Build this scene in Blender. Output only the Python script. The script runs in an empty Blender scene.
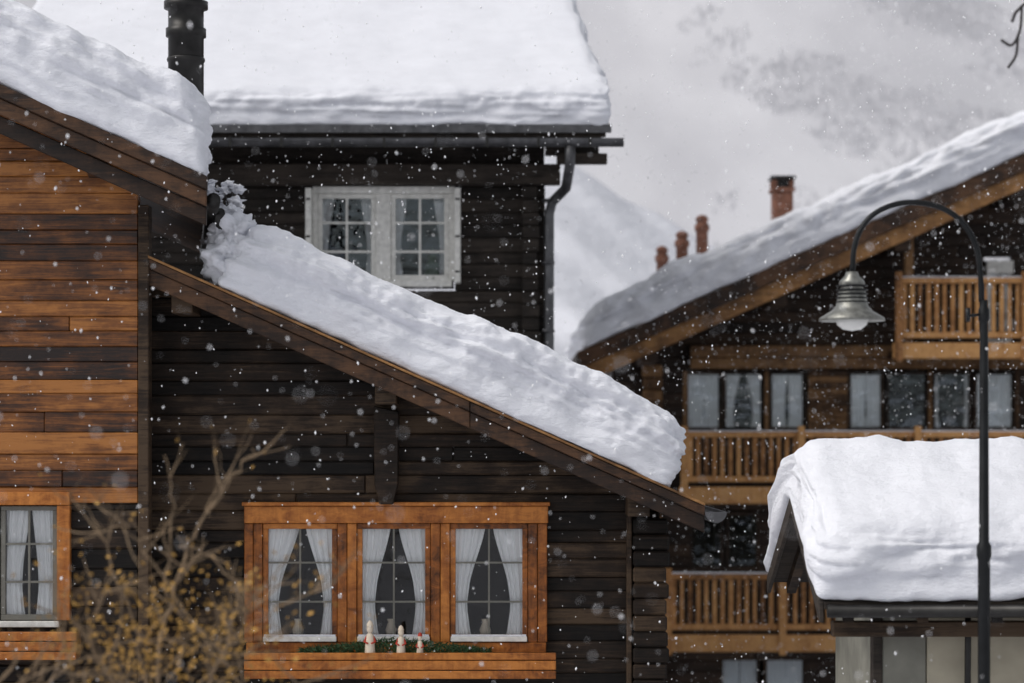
import bpy, math, random, bmesh
from mathutils import Vector, noise
random.seed(7)
scene=bpy.context.scene
scene.view_settings.view_transform='Standard'
scene.view_settings.look='None'
scene.view_settings.exposure=0

# ---------------------------------------------------------------- camera
CAMZ=4.0; F=2400.0; HOR=450.0
cam_d=bpy.data.cameras.new("camera"); cam=bpy.data.objects.new("camera",cam_d)
scene.collection.objects.link(cam); scene.camera=cam
cam.location=(0,0,CAMZ); cam.rotation_euler=(math.radians(90),0,0)
cam_d.sensor_width=36; cam_d.lens=F/1024*36; cam_d.shift_y=(HOR-341.5)/1024
cam_d.clip_end=12000; cam_d.clip_start=0.1
cam_d.dof.use_dof=True; cam_d.dof.focus_distance=23.4; cam_d.dof.aperture_fstop=1.1
# helpers: image pixel coordinates turned into world metres at an assumed depth
def X(u,Y): return (u-512.0)*Y/F
def Z(v,Y): return CAMZ+(HOR-v)*Y/F
def P(u,v,Y): return Vector((X(u,Y),Y,Z(v,Y)))

# ---------------------------------------------------------------- world / sun
w=bpy.data.worlds.new("World"); scene.world=w; w.use_nodes=True
nt=w.node_tree; bg=nt.nodes['Background']
sky=nt.nodes.new('ShaderNodeTexSky'); sky.sky_type='NISHITA'; sky.sun_disc=False
EL=52; AZ=-110
sky.sun_elevation=math.radians(EL); sky.sun_rotation=math.radians(AZ)
sky.dust_density=3; sky.air_density=1.0; sky.ozone_density=1
hs=nt.nodes.new('ShaderNodeHueSaturation'); hs.inputs['Saturation'].default_value=0.2
nt.links.new(sky.outputs[0],hs.inputs['Color']); nt.links.new(hs.outputs[0],bg.inputs[0])
bg.inputs[1].default_value=0.15
sd=bpy.data.lights.new("sun","SUN"); sun=bpy.data.objects.new("sun",sd); scene.collection.objects.link(sun)
sd.energy=1.25; sd.angle=math.radians(32); sd.color=(1,0.95,0.89)
a=math.radians(AZ); e=math.radians(EL)
sv=Vector((math.sin(a)*math.cos(e),math.cos(a)*math.cos(e),math.sin(e)))
sun.rotation_euler=sv.to_track_quat('Z','Y').to_euler()

# ---------------------------------------------------------------- materials
def newmat(name):
    m=bpy.data.materials.new(name); m.use_nodes=True
    return m,m.node_tree,m.node_tree.nodes['Principled BSDF']
def N(nt,t,**kw):
    n=nt.nodes.new(t)
    for k,v in kw.items(): setattr(n,k,v)
    return n
def wood(name,cols,rough=0.6,sc=(1.2,6,22),isl=0.5,bump=0.5,spec=0.3,blotch=0.5):
    m,nt,b=newmat(name); L=nt.links.new
    tc=N(nt,'ShaderNodeTexCoord'); geo=N(nt,'ShaderNodeNewGeometry')
    off=N(nt,'ShaderNodeVectorMath',operation='SCALE'); off.inputs['Scale'].default_value=37
    cmb=N(nt,'ShaderNodeCombineXYZ')
    for i in range(3): L(geo.outputs['Random Per Island'],cmb.inputs[i])
    L(cmb.outputs[0],off.inputs[0])
    add=N(nt,'ShaderNodeVectorMath',operation='ADD'); L(tc.outputs['Object'],add.inputs[0]); L(off.outputs[0],add.inputs[1])
    mp=N(nt,'ShaderNodeMapping'); mp.inputs['Scale'].default_value=sc; L(add.outputs[0],mp.inputs[0])
    n1=N(nt,'ShaderNodeTexNoise'); n1.inputs['Scale'].default_value=1.0; n1.inputs['Detail'].default_value=5; n1.inputs['Roughness'].default_value=0.72; n1.inputs['Distortion'].default_value=0.8
    L(mp.outputs[0],n1.inputs['Vector'])
    n2=N(nt,'ShaderNodeTexNoise'); n2.inputs['Scale'].default_value=1.3; n2.inputs['Detail'].default_value=2; L(add.outputs[0],n2.inputs['Vector'])
    mp3=N(nt,'ShaderNodeMapping'); mp3.inputs['Scale'].default_value=(sc[0]*4,sc[1],sc[2]*0.35); L(tc.outputs['Object'],mp3.inputs[0])
    n3=N(nt,'ShaderNodeTexNoise'); n3.inputs['Scale'].default_value=0.8; n3.inputs['Detail'].default_value=4; n3.inputs['Roughness'].default_value=0.7; L(mp3.outputs[0],n3.inputs['Vector'])
    mix=N(nt,'ShaderNodeMath',operation='MULTIPLY_ADD'); L(geo.outputs['Random Per Island'],mix.inputs[0]); mix.inputs[1].default_value=isl
    m2=N(nt,'ShaderNodeMath',operation='MULTIPLY_ADD'); L(n2.outputs['Fac'],m2.inputs[0]); m2.inputs[1].default_value=blotch; m2.inputs[2].default_value=-0.5*blotch-0.5*isl-0.3
    m3=N(nt,'ShaderNodeMath',operation='MULTIPLY_ADD'); L(n3.outputs['Fac'],m3.inputs[0]); m3.inputs[1].default_value=0.6; L(m2.outputs[0],m3.inputs[2])
    L(m3.outputs[0],mix.inputs[2])
    s=N(nt,'ShaderNodeMath',operation='ADD'); L(n1.outputs['Fac'],s.inputs[0]); L(mix.outputs[0],s.inputs[1])
    r=N(nt,'ShaderNodeValToRGB'); L(s.outputs[0],r.inputs[0])
    els=r.color_ramp.elements
    els[0].position=0.2; els[0].color=(*cols[0],1); els[1].position=0.8; els[1].color=(*cols[-1],1)
    for i,c in enumerate(cols[1:-1]):
        x=els.new(0.2+0.6*(i+1)/(len(cols)-1)); x.color=(*c,1)
    L(r.outputs[0],b.inputs['Base Color'])
    b.inputs['Roughness'].default_value=rough; b.inputs['Specular IOR Level'].default_value=spec
    bp=N(nt,'ShaderNodeBump'); bp.inputs['Strength'].default_value=bump; bp.inputs['Distance'].default_value=0.012
    L(n1.outputs['Fac'],bp.inputs['Height']); L(bp.outputs[0],b.inputs['Normal'])
    return m
def plain(name,c,rough=0.6,metal=0.0,var=0.15,scale=8,bump=0.1,spec=0.3):
    m,nt,b=newmat(name); L=nt.links.new
    tc=N(nt,'ShaderNodeTexCoord'); n=N(nt,'ShaderNodeTexNoise'); n.inputs['Scale'].default_value=scale; n.inputs['Detail'].default_value=4
    L(tc.outputs['Object'],n.inputs['Vector'])
    r=N(nt,'ShaderNodeValToRGB'); L(n.outputs['Fac'],r.inputs[0])
    r.color_ramp.elements[0].position=0.3; r.color_ramp.elements[1].position=0.7
    r.color_ramp.elements[0].color=(*[x*(1-var) for x in c],1); r.color_ramp.elements[1].color=(*[min(1,x*(1+var)) for x in c],1)
    L(r.outputs[0],b.inputs['Base Color']); b.inputs['Roughness'].default_value=rough; b.inputs['Metallic'].default_value=metal
    b.inputs['Specular IOR Level'].default_value=spec
    if bump>0:
        bp=N(nt,'ShaderNodeBump'); bp.inputs['Strength'].default_value=bump; bp.inputs['Distance'].default_value=0.01
        L(n.outputs['Fac'],bp.inputs['Height']); L(bp.outputs[0],b.inputs['Normal'])
    return m
def flat(name,c,rough=0.8):
    m,nt,b=newmat(name); b.inputs['Base Color'].default_value=(*c,1); b.inputs['Roughness'].default_value=rough; b.inputs['Specular IOR Level'].default_value=0.1
    return m
def snowmat(name,c=(0.78,0.79,0.84),s1=9,bump=0.6,dist=0.04,zs=1.6):
    m,nt,b=newmat(name); L=nt.links.new
    tc=N(nt,'ShaderNodeTexCoord')
    n=N(nt,'ShaderNodeTexNoise'); n.inputs['Scale'].default_value=s1; n.inputs['Detail'].default_value=6; n.inputs['Roughness'].default_value=0.7
    mp=N(nt,'ShaderNodeMapping'); mp.inputs['Scale'].default_value=(0.7,0.7,zs)
    L(tc.outputs['Object'],mp.inputs[0]); L(mp.outputs[0],n.inputs['Vector'])
    r=N(nt,'ShaderNodeValToRGB'); L(n.outputs['Fac'],r.inputs[0])
    r.color_ramp.elements[0].position=0.3; r.color_ramp.elements[1].position=0.6
    r.color_ramp.elements[0].color=(*[x*0.93 for x in c],1); r.color_ramp.elements[1].color=(*c,1)
    L(r.outputs[0],b.inputs['Base Color']); b.inputs['Roughness'].default_value=0.85; b.inputs['Specular IOR Level'].default_value=0.08
    bp=N(nt,'ShaderNodeBump'); bp.inputs['Strength'].default_value=bump; bp.inputs['Distance'].default_value=dist
    L(n.outputs['Fac'],bp.inputs['Height']); L(bp.outputs[0],b.inputs['Normal'])
    return m
M={}
M['orange']=wood('larch_planks',[(0.012,0.005,0.003),(0.065,0.022,0.006),(0.19,0.066,0.014),(0.36,0.140,0.032)],rough=0.42,isl=0.6,blotch=0.6,spec=0.4)
M['trim']=wood('larch_trim',[(0.05,0.016,0.005),(0.27,0.085,0.016),(0.50,0.185,0.038)],rough=0.45,isl=0.3,sc=(5,6,9),blotch=0.8)
M['black']=wood('blackened_timber',[(0.004,0.003,0.0024),(0.012,0.0083,0.006),(0.026,0.0165,0.011),(0.070,0.045,0.027)],rough=0.65,isl=0.6,blotch=0.9,spec=0.22,bump=0.9)
M['greywood']=wood('weathered_timber',[(0.006,0.005,0.004),(0.020,0.0155,0.0125),(0.050,0.039,0.031)],rough=0.75,isl=0.45,blotch=0.6,bump=0.8)
M['fascia']=wood('fascia_board',[(0.008,0.005,0.004),(0.028,0.015,0.009),(0.095,0.046,0.022)],rough=0.6,isl=0.3,blotch=0.9,sc=(2,3,14),bump=0.8)
M['fascia_l']=wood('fascia_light',[(0.045,0.024,0.012),(0.20,0.098,0.036),(0.38,0.195,0.072)],rough=0.6,isl=0.2,blotch=0.9,sc=(1.5,3,8))
M['chalet']=wood('chalet_timber',[(0.012,0.009,0.007),(0.028,0.018,0.013),(0.060,0.036,0.022)],rough=0.7,isl=0.4,blotch=0.6,sc=(0.8,3,12))  # dark timber, ramp lightened a little to imitate haze over the chalet
M['chalet_m']=wood('chalet_panel',[(0.03,0.018,0.011),(0.105,0.055,0.026),(0.23,0.125,0.054)],rough=0.7,isl=0.5,blotch=0.9,sc=(3,3,10))
M['rail']=wood('balcony_larch',[(0.12,0.052,0.018),(0.37,0.175,0.062),(0.54,0.29,0.11)],rough=0.6,isl=0.5,blotch=0.5,sc=(6,3,6))
M['white']=plain('white_paint',(0.74,0.73,0.69),0.5,var=0.15,scale=14)
M['sashgrey']=plain('sash_paint',(0.15,0.145,0.125),0.5)
M['metal']=plain('dark_sheet_metal',(0.030,0.029,0.028),0.4,0.6,var=0.4,scale=5)
M['zinc']=plain('zinc',(0.10,0.10,0.105),0.45,0.7,var=0.35,scale=6)
M['lampmetal']=plain('lamp_metal',(0.014,0.015,0.016),0.4,0.5,var=0.3)
M['shade']=plain('shade_metal',(0.22,0.22,0.20),0.35,0.6,var=0.35,scale=20)
M['plaster']=plain('plaster',(0.20,0.195,0.165),0.9,var=0.25,scale=3,bump=0.5)
M['plaster2']=plain('plaster_light',(0.36,0.325,0.25),0.9,var=0.2,scale=2,bump=0.5)
M['brick']=plain('terracotta',(0.17,0.078,0.052),0.85,var=0.4,scale=9,bump=0.6)
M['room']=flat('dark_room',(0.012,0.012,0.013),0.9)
M['green']=plain('fir_green',(0.035,0.075,0.03),0.7,var=0.4,scale=30)
M['leaf']=plain('dry_leaf',(0.42,0.24,0.06),0.7,var=0.4,scale=6,bump=0)
M['bark']=plain('twig_bark',(0.20,0.14,0.085),0.8,var=0.4,scale=12)
M['darkbark']=plain('dark_bark',(0.05,0.045,0.045),0.8,var=0.4,scale=12)
M['snow']=snowmat('snow',bump=0.75)
M['snowsoft']=snowmat('snow_soft',(0.73,0.74,0.79),3,0.3,0.05,1.0)
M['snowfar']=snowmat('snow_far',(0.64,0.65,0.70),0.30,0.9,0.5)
M['cream']=flat('figurine_cream',(0.7,0.6,0.48),0.6); M['red']=flat('figurine_red',(0.45,0.06,0.04),0.6)
M['flake']=flat('snowflake',(0.9,0.9,0.92),0.8)
m,nt2,b=newmat('curtain_cloth'); b.inputs['Base Color'].default_value=(0.95,0.945,0.95,1); b.inputs['Roughness'].default_value=0.9
tl=N(nt2,'ShaderNodeBsdfTranslucent'); tl.inputs[0].default_value=(0.8,0.8,0.8,1)
mx=N(nt2,'ShaderNodeMixShader'); mx.inputs[0].default_value=0.06
nt2.links.new(b.outputs[0],mx.inputs[1]); nt2.links.new(tl.outputs[0],mx.inputs[2]); nt2.links.new(mx.outputs[0],nt2.nodes['Material Output'].inputs[0])
M['curtain']=m
def glassmat(name,ior,bump,tint=(1,1,1)):
    m,nt2,b=newmat(name); nt2.nodes.remove(b)
    tr=N(nt2,'ShaderNodeBsdfTransparent'); tr.inputs[0].default_value=(0.97,0.985,0.985,1); gl=N(nt2,'ShaderNodeBsdfGlossy'); gl.inputs['Roughness'].default_value=0.03; gl.inputs[0].default_value=(*tint,1)
    fr=N(nt2,'ShaderNodeFresnel'); fr.inputs[0].default_value=ior; mx=N(nt2,'ShaderNodeMixShader')
    tcg=N(nt2,'ShaderNodeTexCoord'); ng=N(nt2,'ShaderNodeTexNoise'); ng.inputs['Scale'].default_value=2.5
    bpg=N(nt2,'ShaderNodeBump'); bpg.inputs['Strength'].default_value=bump; bpg.inputs['Distance'].default_value=0.03
    nt2.links.new(tcg.outputs['Object'],ng.inputs['Vector']); nt2.links.new(ng.outputs[0],bpg.inputs['Height']); nt2.links.new(bpg.outputs[0],gl.inputs['Normal'])
    nt2.links.new(fr.outputs[0],mx.inputs[0]); nt2.links.new(tr.outputs[0],mx.inputs[1]); nt2.links.new(gl.outputs[0],mx.inputs[2]); nt2.links.new(mx.outputs[0],nt2.nodes['Material Output'].inputs[0])
    return m
M['glass']=glassmat('window_glass',1.5,0.3)
M['glassfar']=glassmat('blue_reflection_glass',1.85,0.6,(0.82,0.93,1.0))  # blue gloss tint and raised reflectance imitate pale sky reflections
M['frost']=flat('frosted_glass',(0.75,0.75,0.72),0.25)

# ---------------------------------------------------------------- mesh builders
class Part:
    def __init__(s,name,mat,parent=None,bevel=0,smooth=False):
        s.name=name; s.mat=mat; s.parent=parent; s.v=[]; s.f=[]; s.bevel=bevel; s.smooth=smooth
    def add(s,vs,fs):
        n=len(s.v); s.v+= [tuple(p) for p in vs]; s.f+=[tuple(i+n for i in f) for f in fs]
    def box(s,x0,x1,y0,y1,z0,z1):
        s.add([(x0,y0,z0),(x1,y0,z0),(x1,y1,z0),(x0,y1,z0),(x0,y0,z1),(x1,y0,z1),(x1,y1,z1),(x0,y1,z1)],
              [(0,3,2,1),(4,5,6,7),(0,1,5,4),(1,2,6,5),(2,3,7,6),(3,0,4,7)])
    def prism(s,pts,y0,y1,sk=0.0):
        ar=sum(pts[i][0]*pts[(i+1)%len(pts)][1]-pts[(i+1)%len(pts)][0]*pts[i][1] for i in range(len(pts)))
        if ar<0: pts=pts[::-1]
        n=len(pts); dx=sk*(y1-y0)
        vs=[(x,y0,z) for x,z in pts]+[(x+dx,y1,z) for x,z in pts]
        fs=[tuple(range(n)),tuple(range(2*n-1,n-1,-1))]+[((i+1)%n,i,i+n,(i+1)%n+n) for i in range(n)]
        s.add(vs,fs)
    def prism_x(s,pts,x0,x1):
        ar=sum(pts[i][0]*pts[(i+1)%len(pts)][1]-pts[(i+1)%len(pts)][0]*pts[i][1] for i in range(len(pts)))
        if ar<0: pts=pts[::-1]
        n=len(pts)
        vs=[(x0,y,z) for y,z in pts]+[(x1,y,z) for y,z in pts]
        fs=[tuple(range(n-1,-1,-1)),tuple(range(n,2*n))]+[(i,(i+1)%n,(i+1)%n+n,i+n) for i in range(n)]
        s.add(vs,fs)
    def tube(s,pts,rad,seg=10,cap=True):
        pts=[Vector(p) for p in pts]
        if not isinstance(rad,(list,tuple)): rad=[rad]*len(pts)
        rings=[];ref=None
        for i,p in enumerate(pts):
            d=(pts[min(i+1,len(pts)-1)]-pts[max(i-1,0)]).normalized()
            if ref is None: ref=Vector((0,1,0)) if abs(d.y)<0.9 else Vector((1,0,0))
            a=d.cross(ref).normalized(); c=a.cross(d).normalized(); ref=c
            rings.append([p+ (a*math.cos(2*math.pi*k/seg)+c*math.sin(2*math.pi*k/seg))*rad[i] for k in range(seg)])
        vs=[q for r in rings for q in r]; fs=[]
        for i in range(len(pts)-1):
            for k in range(seg):
                fs.append((i*seg+k,(i+1)*seg+k,(i+1)*seg+(k+1)%seg,i*seg+(k+1)%seg))
        if cap: fs+= [tuple(range(seg)),tuple(range(len(vs)-1,len(vs)-seg-1,-1))]
        s.add(vs,fs)
    def lathe(s,c,prof,seg=28):
        vs=[];fs=[]
        for r,z in prof:
            for k in range(seg):
                t=2*math.pi*k/seg; vs.append((c[0]+r*math.cos(t),c[1]+r*math.sin(t),z))
        for i in range(len(prof)-1):
            for k in range(seg):
                fs.append((i*seg+k,i*seg+(k+1)%seg,(i+1)*seg+(k+1)%seg,(i+1)*seg+k))
        s.add(vs,fs)
    def done(s):
        if not s.v: return None
        me=bpy.data.meshes.new(s.name); me.from_pydata(s.v,[],s.f); me.update()
        me.materials.append(s.mat)
        if s.smooth:
            for p in me.polygons: p.use_smooth=True
        o=bpy.data.objects.new(s.name,me); scene.collection.objects.link(o)
        if s.parent: o.parent=s.parent
        if s.bevel:
            mo=o.modifiers.new('bevel','BEVEL'); mo.width=s.bevel; mo.segments=1; mo.limit_method='ANGLE'
        return o
class Group:
    def __init__(s,name):
        s.e=bpy.data.objects.new(name,None); scene.collection.objects.link(s.e); s.p={}
    def __call__(s,part,mat,bevel=0,smooth=False):
        if part not in s.p: s.p[part]=Part(part,M[mat],s.e,bevel,smooth)
        return s.p[part]
    def done(s):
        for p in s.p.values(): p.done()

def plank_wall(part,xlf,xrf,z0,z1,course,y0,th,openings=(),jit=0.008,maxlen=None,rv=0.1):
    z=z0
    while z<z1-0.01:
        c=course*random.uniform(1-rv,1+rv); zt=min(z+c,z1)
        xl0,xl1=xlf(z),xlf(zt); xr0,xr1=xrf(z),xrf(zt)
        if xr0-xl0<0.05: break
        if xr1<xl1+0.02: 
            xr1=xl1=(xr1+xl1)/2
        cuts=[]
        zc=(z+zt)/2
        for (a,b_,c0,c1) in openings:
            if c0<zc<c1: cuts.append((a,b_))
        segs=[]
        cuts.sort(); left=(xl0,xl1)
        for a,b_ in cuts:
            if a>left[0]: segs.append((left,(a,a)))
            left=(b_,b_)
        if left[0]<xr0: segs.append((left,(xr0,xr1)))
        out=[]
        for l,r in segs:
            if maxlen and r[0]-l[0]>maxlen:
                lo=max(l); hi=min(r)
                q=lo+random.uniform(0.3,1)*maxlen
                ll=l
                while q<hi-0.4:
                    out.append((ll,(q-0.001,q-0.001))); ll=(q+0.001,q+0.001); q+=random.uniform(0.7,1.3)*maxlen
                out.append((ll,r))
            else: out.append((l,r))
        for l,r in out:
            j=random.uniform(-jit,jit)
            part.prism([(l[0],z+0.0004),(r[0],z+0.0004),(r[1],zt-0.0004),(l[1],zt-0.0004)],y0+j,y0+th)
        z=zt

def nz(x,y,z,f): return noise.noise(Vector((x*f,y*f,z*f)))
def snow_slab(name,L,W,H,mapf,parent=None,R=0.2,Rb=0.08,ds=0.06,dtf=0.05,nh=14,seed=0,low=0.07,mid=0.03,fine=0.010,strata=0.02,hf=None,mat='snow',topk=0.4):
    """closed rounded slab of settled snow: s along, t across (t=0 front), h up"""
    ns=max(8,int(L/ds))
    ts=[];t=0;st=dtf
    while t<W: ts.append(t); t+=st; st=min(st*1.12,0.6)
    ts=[x for x in ts if x<W-0.4]+[W-0.4+0.1*i for i in range(5)] if W>1.5 else ts+[W]
    ss=[L*i/ns for i in range(ns+1)]; hsn=[H*i/nh for i in range(nh+1)]
    vid={};vs=[];fs=[]
    def V(a,b,c):
        k=(round(a,4),round(b,4),round(c,4))
        if k in vid: return vid[k]
        vid[k]=len(vs); vs.append(k); return vid[k]
    for i in range(ns):
        for j in range(len(ts)-1):
            a,b,c,d=ss[i],ss[i+1],ts[j],ts[j+1]
            fs.append((V(a,c,H),V(b,c,H),V(b,d,H),V(a,d,H)))
            fs.append((V(a,c,0),V(a,d,0),V(b,d,0),V(b,c,0)))
        for k in range(nh):
            a,b,c,d=ss[i],ss[i+1],hsn[k],hsn[k+1]
            fs.append((V(a,0,c),V(b,0,c),V(b,0,d),V(a,0,d)))
            fs.append((V(a,ts[-1],c),V(a,ts[-1],d),V(b,ts[-1],d),V(b,ts[-1],c)))
    for j in range(len(ts)-1):
        for k in range(nh):
            a,b,c,d=ts[j],ts[j+1],hsn[k],hsn[k+1]
            fs.append((V(0,a,c),V(0,a,d),V(0,b,d),V(0,b,c)))
            fs.append((V(L,a,c),V(L,b,c),V(L,b,d),V(L,a,d)))
    WW=ts[-1]; out=[]
    for (s_,t_,h_) in vs:
        k=h_/H; rr=Rb+(R-Rb)*min(1,k*1.3)
        q=Vector((min(max(s_,rr),L-rr),min(max(t_,rr),WW-rr),min(max(h_,Rb),H-R)))
        p=Vector((s_,t_,h_)); d=p-q
        if d.length>1e-6:
            nrm=d.normalized()
            lim=Vector((rr,rr,R if h_>H*0.5 else Rb))
            p=q+Vector((nrm.x*lim.x,nrm.y*lim.y,nrm.z*lim.z))
        else: nrm=Vector((0,0,1))
        side=math.sqrt(nrm.x**2+nrm.y**2); tk_=topk+(1-topk)*side
        o=seed*13.7
        wz=p.z+0.05*nz(p.x+o,p.y,0,0.8)
        dd=low*nz(p.x+o,p.y,p.z*1.5,0.9)*(0.4+0.6*tk_)+tk_*(mid*nz(p.x,p.y+o,p.z*1.6,3.2)+0.6*mid*nz(p.x+5,p.y+o,p.z*1.3,1.7)+fine*nz(p.x+o,p.y,p.z*1.5,10)+0.5*fine*nz(p.x+o,p.y,p.z,23))
        n1=noise.noise(Vector((p.x*0.5+o,p.y*0.5,wz*9)))
        n2=noise.noise(Vector((p.x*1.3,p.y*1.3+o,wz*24)))
        n3=abs(noise.noise(Vector((p.x*2.2,p.y*2.2+o,wz*6))))
        dd+=side*strata*(1.3*n1+0.7*n2-1.1*n3)
        k2=min(1,max(0.25,h_/H*1.6))
        p=p+nrm*dd*k2
        if h_<H*0.3: p.z+=side*0.05*(nz(p.x+o,p.y,0,2.3)+0.6*nz(p.x+o,p.y,4,6.5))
        if hf: p.z*=hf(p.x,p.y)
        out.append(mapf(p.x,p.y,p.z))
    me=bpy.data.meshes.new(name); me.from_pydata([tuple(x) for x in out],[],fs); me.update(); me.materials.append(M[mat])
    for pl in me.polygons: pl.use_smooth=True
    o=bpy.data.objects.new(name,me); scene.collection.objects.link(o)
    if parent: o.parent=parent
    bm=bmesh.new(); bm.from_mesh(me); bmesh.ops.recalc_face_normals(bm,faces=bm.faces); bm.to_mesh(me); bm.free()
    return o

def curtain(part,x0,x1,z0,z1,y,side,wide=0.46,narrow=0.2,seed=0):
    wd=x1-x0; nu,nv=30,18; vs=[];fs=[]
    for j in range(nv+1):
        t=j/nv
        if t<0.70: k=wide+(narrow-wide)*math.sin(t/0.70*math.pi/2)**1.5
        else: k=narrow+(t-0.70)*0.22
        for i in range(nu+1):
            u=i/nu
            xx=u*k*wd
            x=x0+xx if side<0 else x1-xx
            yy=y+0.016*math.sin(u*26+seed+1.5*math.sin(t*2+seed))+0.008*math.sin(u*51+seed*3)
            zz=z1+(z0-z1)*t - (0.03*u if 0.55<t<.9 else 0)
            vs.append((x,yy,zz))
    for j in range(nv):
        for i in range(nu):
            a=j*(nu+1)+i; fs.append((a,a+1,a+nu+2,a+nu+1))
    part.add(vs,fs)
def casement(g,x0,x1,z0,z1,y,sash,cols=2,rows=3,fw=0.045,mw=0.022,cur=True,room=1.2,wide=0.46,narrow=0.2,munt=None,glass='glass'):
    p=g('sash_'+sash,sash,0.004); d=0.05
    p.box(x0,x1,y,y+d,z0,z0+fw*1.2); p.box(x0,x1,y,y+d,z1-fw,z1)
    p.box(x0,x0+fw,y+0.002,y+d-0.002,z0+fw*1.2,z1-fw); p.box(x1-fw,x1,y+0.002,y+d-0.002,z0+fw*1.2,z1-fw)
    mm=g('muntins_'+(munt or sash),munt or sash)
    for i in range(1,cols):
        xc=x0+(x1-x0)*i/cols; mm.box(xc-mw/2,xc+mw/2,y+0.008,y+0.035,z0+fw*1.2,z1-fw)
    for i in range(1,rows):
        zc=z0+(z1-z0)*i/rows; mm.box(x0+fw,x1-fw,y+0.010,y+0.033,zc-mw/2,zc+mw/2)
    gg=g('window_glass',glass)
    for i in range(cols):
        for j in range(rows):
            xa=x0+(x1-x0)*i/cols; xb=x0+(x1-x0)*(i+1)/cols; za=z0+(z1-z0)*j/rows; zb=z0+(z1-z0)*(j+1)/rows
            t1=random.uniform(-0.004,0.004);t2=random.uniform(-0.003,0.003)
            gg.add([(xa,y+0.022-t1,za),(xb,y+0.022+t1,za),(xb,y+0.022+t1+t2,zb),(xa,y+0.022-t1+t2,zb)],[(0,1,2,3)])
    if cur:
        c=g('curtains','curtain',smooth=True); sd_=random.uniform(0,6)
        curtain(c,x0+fw*0.5,x1-fw*0.5,z0,z1,y+0.068,-1,wide+random.uniform(-.03,.03),narrow+random.uniform(-.03,.03),sd_); curtain(c,x0+fw*0.5,x1-fw*0.5,z0,z1,y+0.071,1,wide-0.02+random.uniform(-.03,.03),narrow+random.uniform(-.03,.03),sd_+2)
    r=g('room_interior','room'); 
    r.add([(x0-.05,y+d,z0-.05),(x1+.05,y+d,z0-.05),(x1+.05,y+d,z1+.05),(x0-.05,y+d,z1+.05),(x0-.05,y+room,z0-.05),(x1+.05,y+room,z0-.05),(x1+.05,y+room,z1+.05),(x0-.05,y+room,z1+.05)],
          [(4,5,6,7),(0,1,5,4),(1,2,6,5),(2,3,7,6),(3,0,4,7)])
def lump(name,c,r,parent,seed,sc=(1,1,1),mat='snow',sub=4,amp=0.25):
    me=bpy.data.meshes.new(name); bm=bmesh.new(); bmesh.ops.create_icosphere(bm,subdivisions=sub,radius=1)
    for v in bm.verts:
        n=v.co.normalized(); k=1+amp*noise.noise(n*1.7+Vector((seed,0,0)))+amp*0.6*noise.noise(n*4+Vector((seed,3,0)))+amp*.25*noise.noise(n*9+Vector((seed,3,0)))
        v.co=Vector((c[0]+n.x*r*k*sc[0],c[1]+n.y*r*k*sc[1],c[2]+n.z*r*k*sc[2]))
    for f_ in bm.faces: f_.smooth=True
    bm.to_mesh(me); bm.free(); me.materials.append(M[mat])
    o=bpy.data.objects.new(name,me); scene.collection.objects.link(o); o.parent=parent; return o

# ================================================================ LEFT HOUSE
g=Group('larch_house')
YR=23.2; YW=24.0
ax,az=X(0,YR),Z(84,YR); bx,bz=X(207,YR),Z(176,YR)
sl=(bz-az)/(bx-ax); SK=-0.14      # plan sheared sideways with depth to hold the eave at its image position
def lt(x): return az+(x-ax)*sl
rx=-8.8; YB=31
g('roof_boards','fascia').prism([(rx,lt(rx)),(bx,bz),(bx,bz-0.10),(rx,lt(rx)-0.10)],YR+0.06,YB,SK)
g('roof_boards','fascia').prism([(rx,lt(rx)),(2*rx-bx,bz),(2*rx-bx,bz-0.1),(rx,lt(rx)-0.1)],YR+0.06,YB,SK)
for k,(o0,o1,yo) in enumerate([(0.0,0.13,0.0),(0.135,0.29,0.03),(0.295,0.47,0.10)]):
    f=g('bargeboards','fascia',0.008)
    f.prism([(rx,lt(rx)-o0),(bx-0.01*k,bz-o0),(bx-0.01*k,bz-o1),(rx,lt(rx)-o1)],YR+yo,YR+yo+0.06)
    f.prism([(2*rx-bx,bz-o0),(rx-0.004,lt(rx)-o0),(rx-0.004,lt(rx)-o1),(2*rx-bx,bz-o1)],YR+yo,YR+yo+0.06)
for xx in (-4.05,-5.6,-7.4):
    z_=lt(xx)
    g('purlins','fascia',0.01).prism([(xx-.1,z_-.42),(xx+.1,z_-.42),(xx+.1,z_-.16),(xx-.1,z_-.16)],YR+0.2,YB,SK)
XW=X(138,YW)
win=(X(-60,YW),X(62,YW),Z(622,YW),Z(498,YW))
plank_wall(g('larch_planks','orange',0.010),lambda z:-8.8,lambda z:min(XW,ax+(z+0.16-az)/sl),Z(503,YW),8.3,0.175,YW,0.16,jit=0.014,rv=0.25,maxlen=3.2)
plank_wall(g('lower_planks','black',0.016),lambda z:-8.8,lambda z:XW,0,Z(503,YW)-0.004,0.19,YW+0.015,0.16,openings=[win])
g('side_wall','black').prism([(XW-0.2,0),(XW-0.01,0),(XW-.01,6.2),(XW-.2,6.2)],YW+0.17,YB,SK)
g('corner_post','black',0.01).box(XW+0.003,XW+0.11,YW-0.02,YW+0.2,0,Z(205,YW))
T=g('window_trim','trim',0.006)
T.box(X(-70,YW),X(71,YW),YW-0.07,YW+0.10,Z(505,YW),Z(492,YW))
T.box(X(58,YW),X(71,YW),YW-0.065,YW+0.10,Z(620,YW),Z(505,YW)-.003)
T.box(X(-70,YW),X(-58,YW),YW-0.065,YW+0.10,Z(620,YW),Z(505,YW)-.003)
g('sill','white',0.005).box(X(-60,YW),X(60,YW),YW-0.05,YW+0.1,Z(627,YW),Z(621,YW))
casement(g,X(-57,YW),X(0,YW),Z(620,YW),Z(506,YW),YW+0.0,'sashgrey')
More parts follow.
